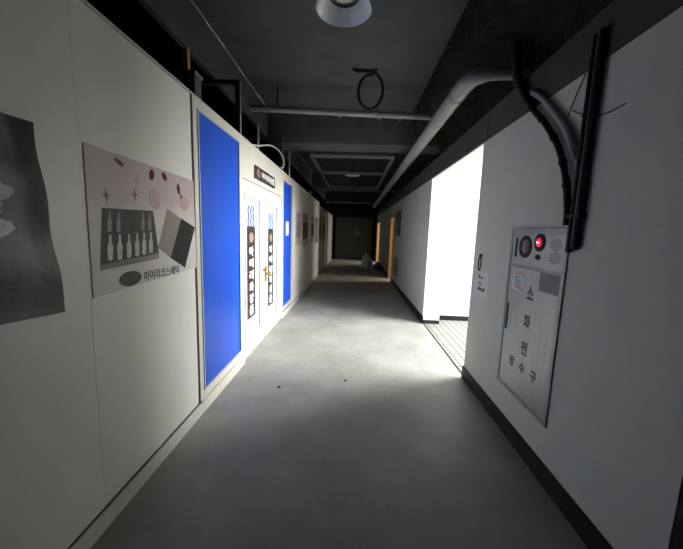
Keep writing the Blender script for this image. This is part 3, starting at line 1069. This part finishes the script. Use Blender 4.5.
# hung rectangular steel frame
t = thing('steel_grid', 'dark rectangular steel frame hung below the ceiling beyond the first beam', 'frame', (0, 0, 0))
for nm, (x0, x1, y0, y1) in (('cross_bar', (-0.87, 0.70, 6.05, 6.11)), ('cross_bar', (-0.87, 0.70, 7.7, 7.75)), ('cross_bar', (-0.87, 0.70, 10.04, 10.1)), ('side_bar', (-0.87, -0.81, 6.11, 10.04)), ('side_bar', (0.64, 0.70, 6.11, 10.04))):
    obj(nm, box(BM(), x0, x1, y0, y1, 2.87, 2.92), 'grid', t)
for x in (-0.84, 0.67):
    for y in (6.08, 10.07):
        b = BM()
        tube(b, [(x, y, 2.9), (x, y, ZC)], 0.006, 6)
        obj('hanger_rod', b, 'iron', t)

# lamps
lp = thing('ceiling_lamp', 'round pale metal ceiling lamp, unlit, nearest the viewer at the top of the picture', 'lamp', (-0.127, 2.34, 2.995), 0, 'round lamps along the corridor ceiling')
b = BM()
prof = [(0.190, 0.0), (0.186, 0.006), (0.092, 0.115), (0.086, 0.13), (0.080, 0.115), (0.174, 0.002)]
lathe(b, [(0.192, 0.0), (0.188, 0.005), (0.099, 0.108), (0.092, 0.108), (0.178, 0.004), (0.184, 0.0)], n=48, cap=False)
obj('lamp_shade', b, 'shade', lp, smooth=True)
b = BM()
lathe(b, [(0.192, 0.003), (0.193, 0.010), (0.102, 0.113), (0.100, 0.109), (0.189, 0.006)], n=48, cap=False)
obj('lamp_cover', b, 'iron', lp, smooth=True)
b = BM()
lathe(b, [(0.102, 0.085), (0.102, 0.20), (0.06, 0.25)], n=32)
hs = obj('lamp_housing', b, 'steel_dark', lp, smooth=True)
b = BM()
lathe(b, [(0.10, 0.072), (0.10, 0.09), (0.075, 0.09), (0.075, 0.072)], n=32, cap=False)
obj('lamp_ring', b, 'iron', lp, smooth=True)
b = BM()
lathe(b, [(0.004, 0.070), (0.05, 0.073), (0.076, 0.082), (0.076, 0.088)], n=32)
obj('lamp_lens', b, 'lens', lp, smooth=True)
b = BM()
tube(b, [(0, 0, 0.25), (0, 0, 0.404)], 0.012, 10)
obj('lamp_stem', b, 'iron', lp, smooth=True)
dup(lp, (-0.10, 8.6, 2.995), 'small unlit round lamp in the middle distance, above the hung steel frame')
dup(lp, (-0.05, 15.9, 2.995), 'farthest unlit round lamp near the dark end of the corridor')

# clutter on top of the left partition
def steel_stand(y, x_back, zt, label, extra=True):
    t = thing('steel_bracket', label, 'bracket', (XL - 0.03, y, 2.444))
    b = BM()
    box(b, -0.022, 0.022, -0.022, 0.022, 0.0, zt - 2.444)
    obj('post', b, 'iron', t)
    b = BM()
    box(b, 0.0225, 0.0275, -0.022, 0.0, 0.0, zt - 2.444)
    obj('edge_strip', b, 'galv', t)
    b = BM()
    box(b, x_back - XL, -0.022, -0.022, 0.022, zt - 2.444 - 0.04, zt - 2.444)
    obj('arm', b, 'iron', t)
    return t
steel_stand(3.31, -1.95, 2.96, 'tall dark steel bracket post above the near blue panel')
steel_stand(5.2, -1.95, 2.96, 'dark steel bracket post above the right end of the double door')
t = thing('timber_prop', 'short bare timber post standing on a board above the near left wall', 'timber', (-1.25, 2.36, 2.444))
b = BM()
box(b, -0.05, 0.04, 0.06, 0.16, 0.0, 0.165)
obj('block', b, 'iron', t)
b = BM()
box(b, -0.17, 0.05, 0.05, 0.17, 0.165, 0.188)
obj('board', b, 'board', t)
b = BM()
box(b, -0.07, -0.035, 0.11, 0.145, 0.188, 0.37)
obj('post', b, 'timber', t)
b = BM()
tube(b, [(-1.25, 4.08, 2.444), (-1.25, 4.08, 2.80)], 0.014, 8)
o = obj('conduit_stub', b, 'galv', smooth=True)
tag(o, 'thin pale conduit stub standing on the left wall above the double door', 'conduit')
b = BM()
tube(b, [(-1.21, 5.80, 2.444), (-1.21, 5.80, 2.97)], 0.016, 8)
o = obj('conduit_stub', b, 'pipe', smooth=True)
tag(o, 'grey conduit stub standing on the left wall above the far blue panel', 'conduit')
b = BM()
tube(b, spline([(-1.23, 3.75, 2.462), (-1.22, 4.0, 2.52), (-1.2, 4.35, 2.62), (-1.19, 4.62, 2.668), (-1.18, 4.9, 2.68), (-1.17, 5.1, 2.64), (-1.165, 5.17, 2.57), (-1.165, 5.1, 2.48), (-1.172, 4.98, 2.456)]), 0.011, 8)
o = obj('white_cable', b, 'white_cable', smooth=True)
tag(o, 'white cable arching over the top of the left wall above the double door', 'cable')
for (y, h, lab) in ((8.6, 0.12, 'small dark block on top of the left wall in the middle distance'),):
    b = BM()
    box(b, XL - 0.08, XL - 0.02, y, y + 0.3, 2.444, 2.444 + h)
    o = obj('wood_block', b, 'board', bevel=0.004)
    tag(o, lab, 'block')

# ------------------------------------------------------------------ things left on the floor far down
def lump(name, loc, sx, sy, sz, m, label, cat, seed, lean=0.0):
    rnd = random.Random(seed)
    b = BM()
    bmesh.ops.create_icosphere(b, subdivisions=4, radius=1.0)
    ph = [rnd.uniform(0, 6) for _ in range(9)]
    for v in b.verts:
        d = v.co.normalized()
        k = 1 + 0.10 * math.sin(5 * d.x + ph[0]) + 0.08 * math.sin(7 * d.y + ph[1]) + 0.06 * math.sin(9 * d.z + ph[2]) + 0.04 * math.sin(17 * d.x + 11 * d.z + ph[3])
        z = d.z * k
        t = max(0, z)
        taper = 1 - 0.22 * t * t
        v.co = (d.x * k * sx * taper + lean * t, d.y * k * sy * taper, max(-0.55, z) * sz + 0.55 * sz)
    o = obj(name, b, m, smooth=True)
    o.location = loc
    return tag(o, label, cat)
lump('white_sack', (0.60, 13.35, 0.0), 0.22, 0.24, 0.42, 'sack', 'slumped white sack on the floor near the far orange doorway', 'sack', 3, -0.06)
lump('grey_bag', (1.0, 12.75, 0.0), 0.17, 0.20, 0.21, 'bag', 'low dark grey bag lying beside the white sack near the right wall', 'bag', 8)

for x, y, lab in ((-0.66, 2.81, 'tiny dark crumb of dirt on the lit floor, nearer the blue panel'), (-0.03, 3.01, 'tiny dark crumb of dirt on the lit floor, nearer the corridor middle')):
    lump('dirt_crumb', (x, y, 0.0), 0.012, 0.010, 0.010, 'black', lab, 'dirt', int(100 * abs(x)))
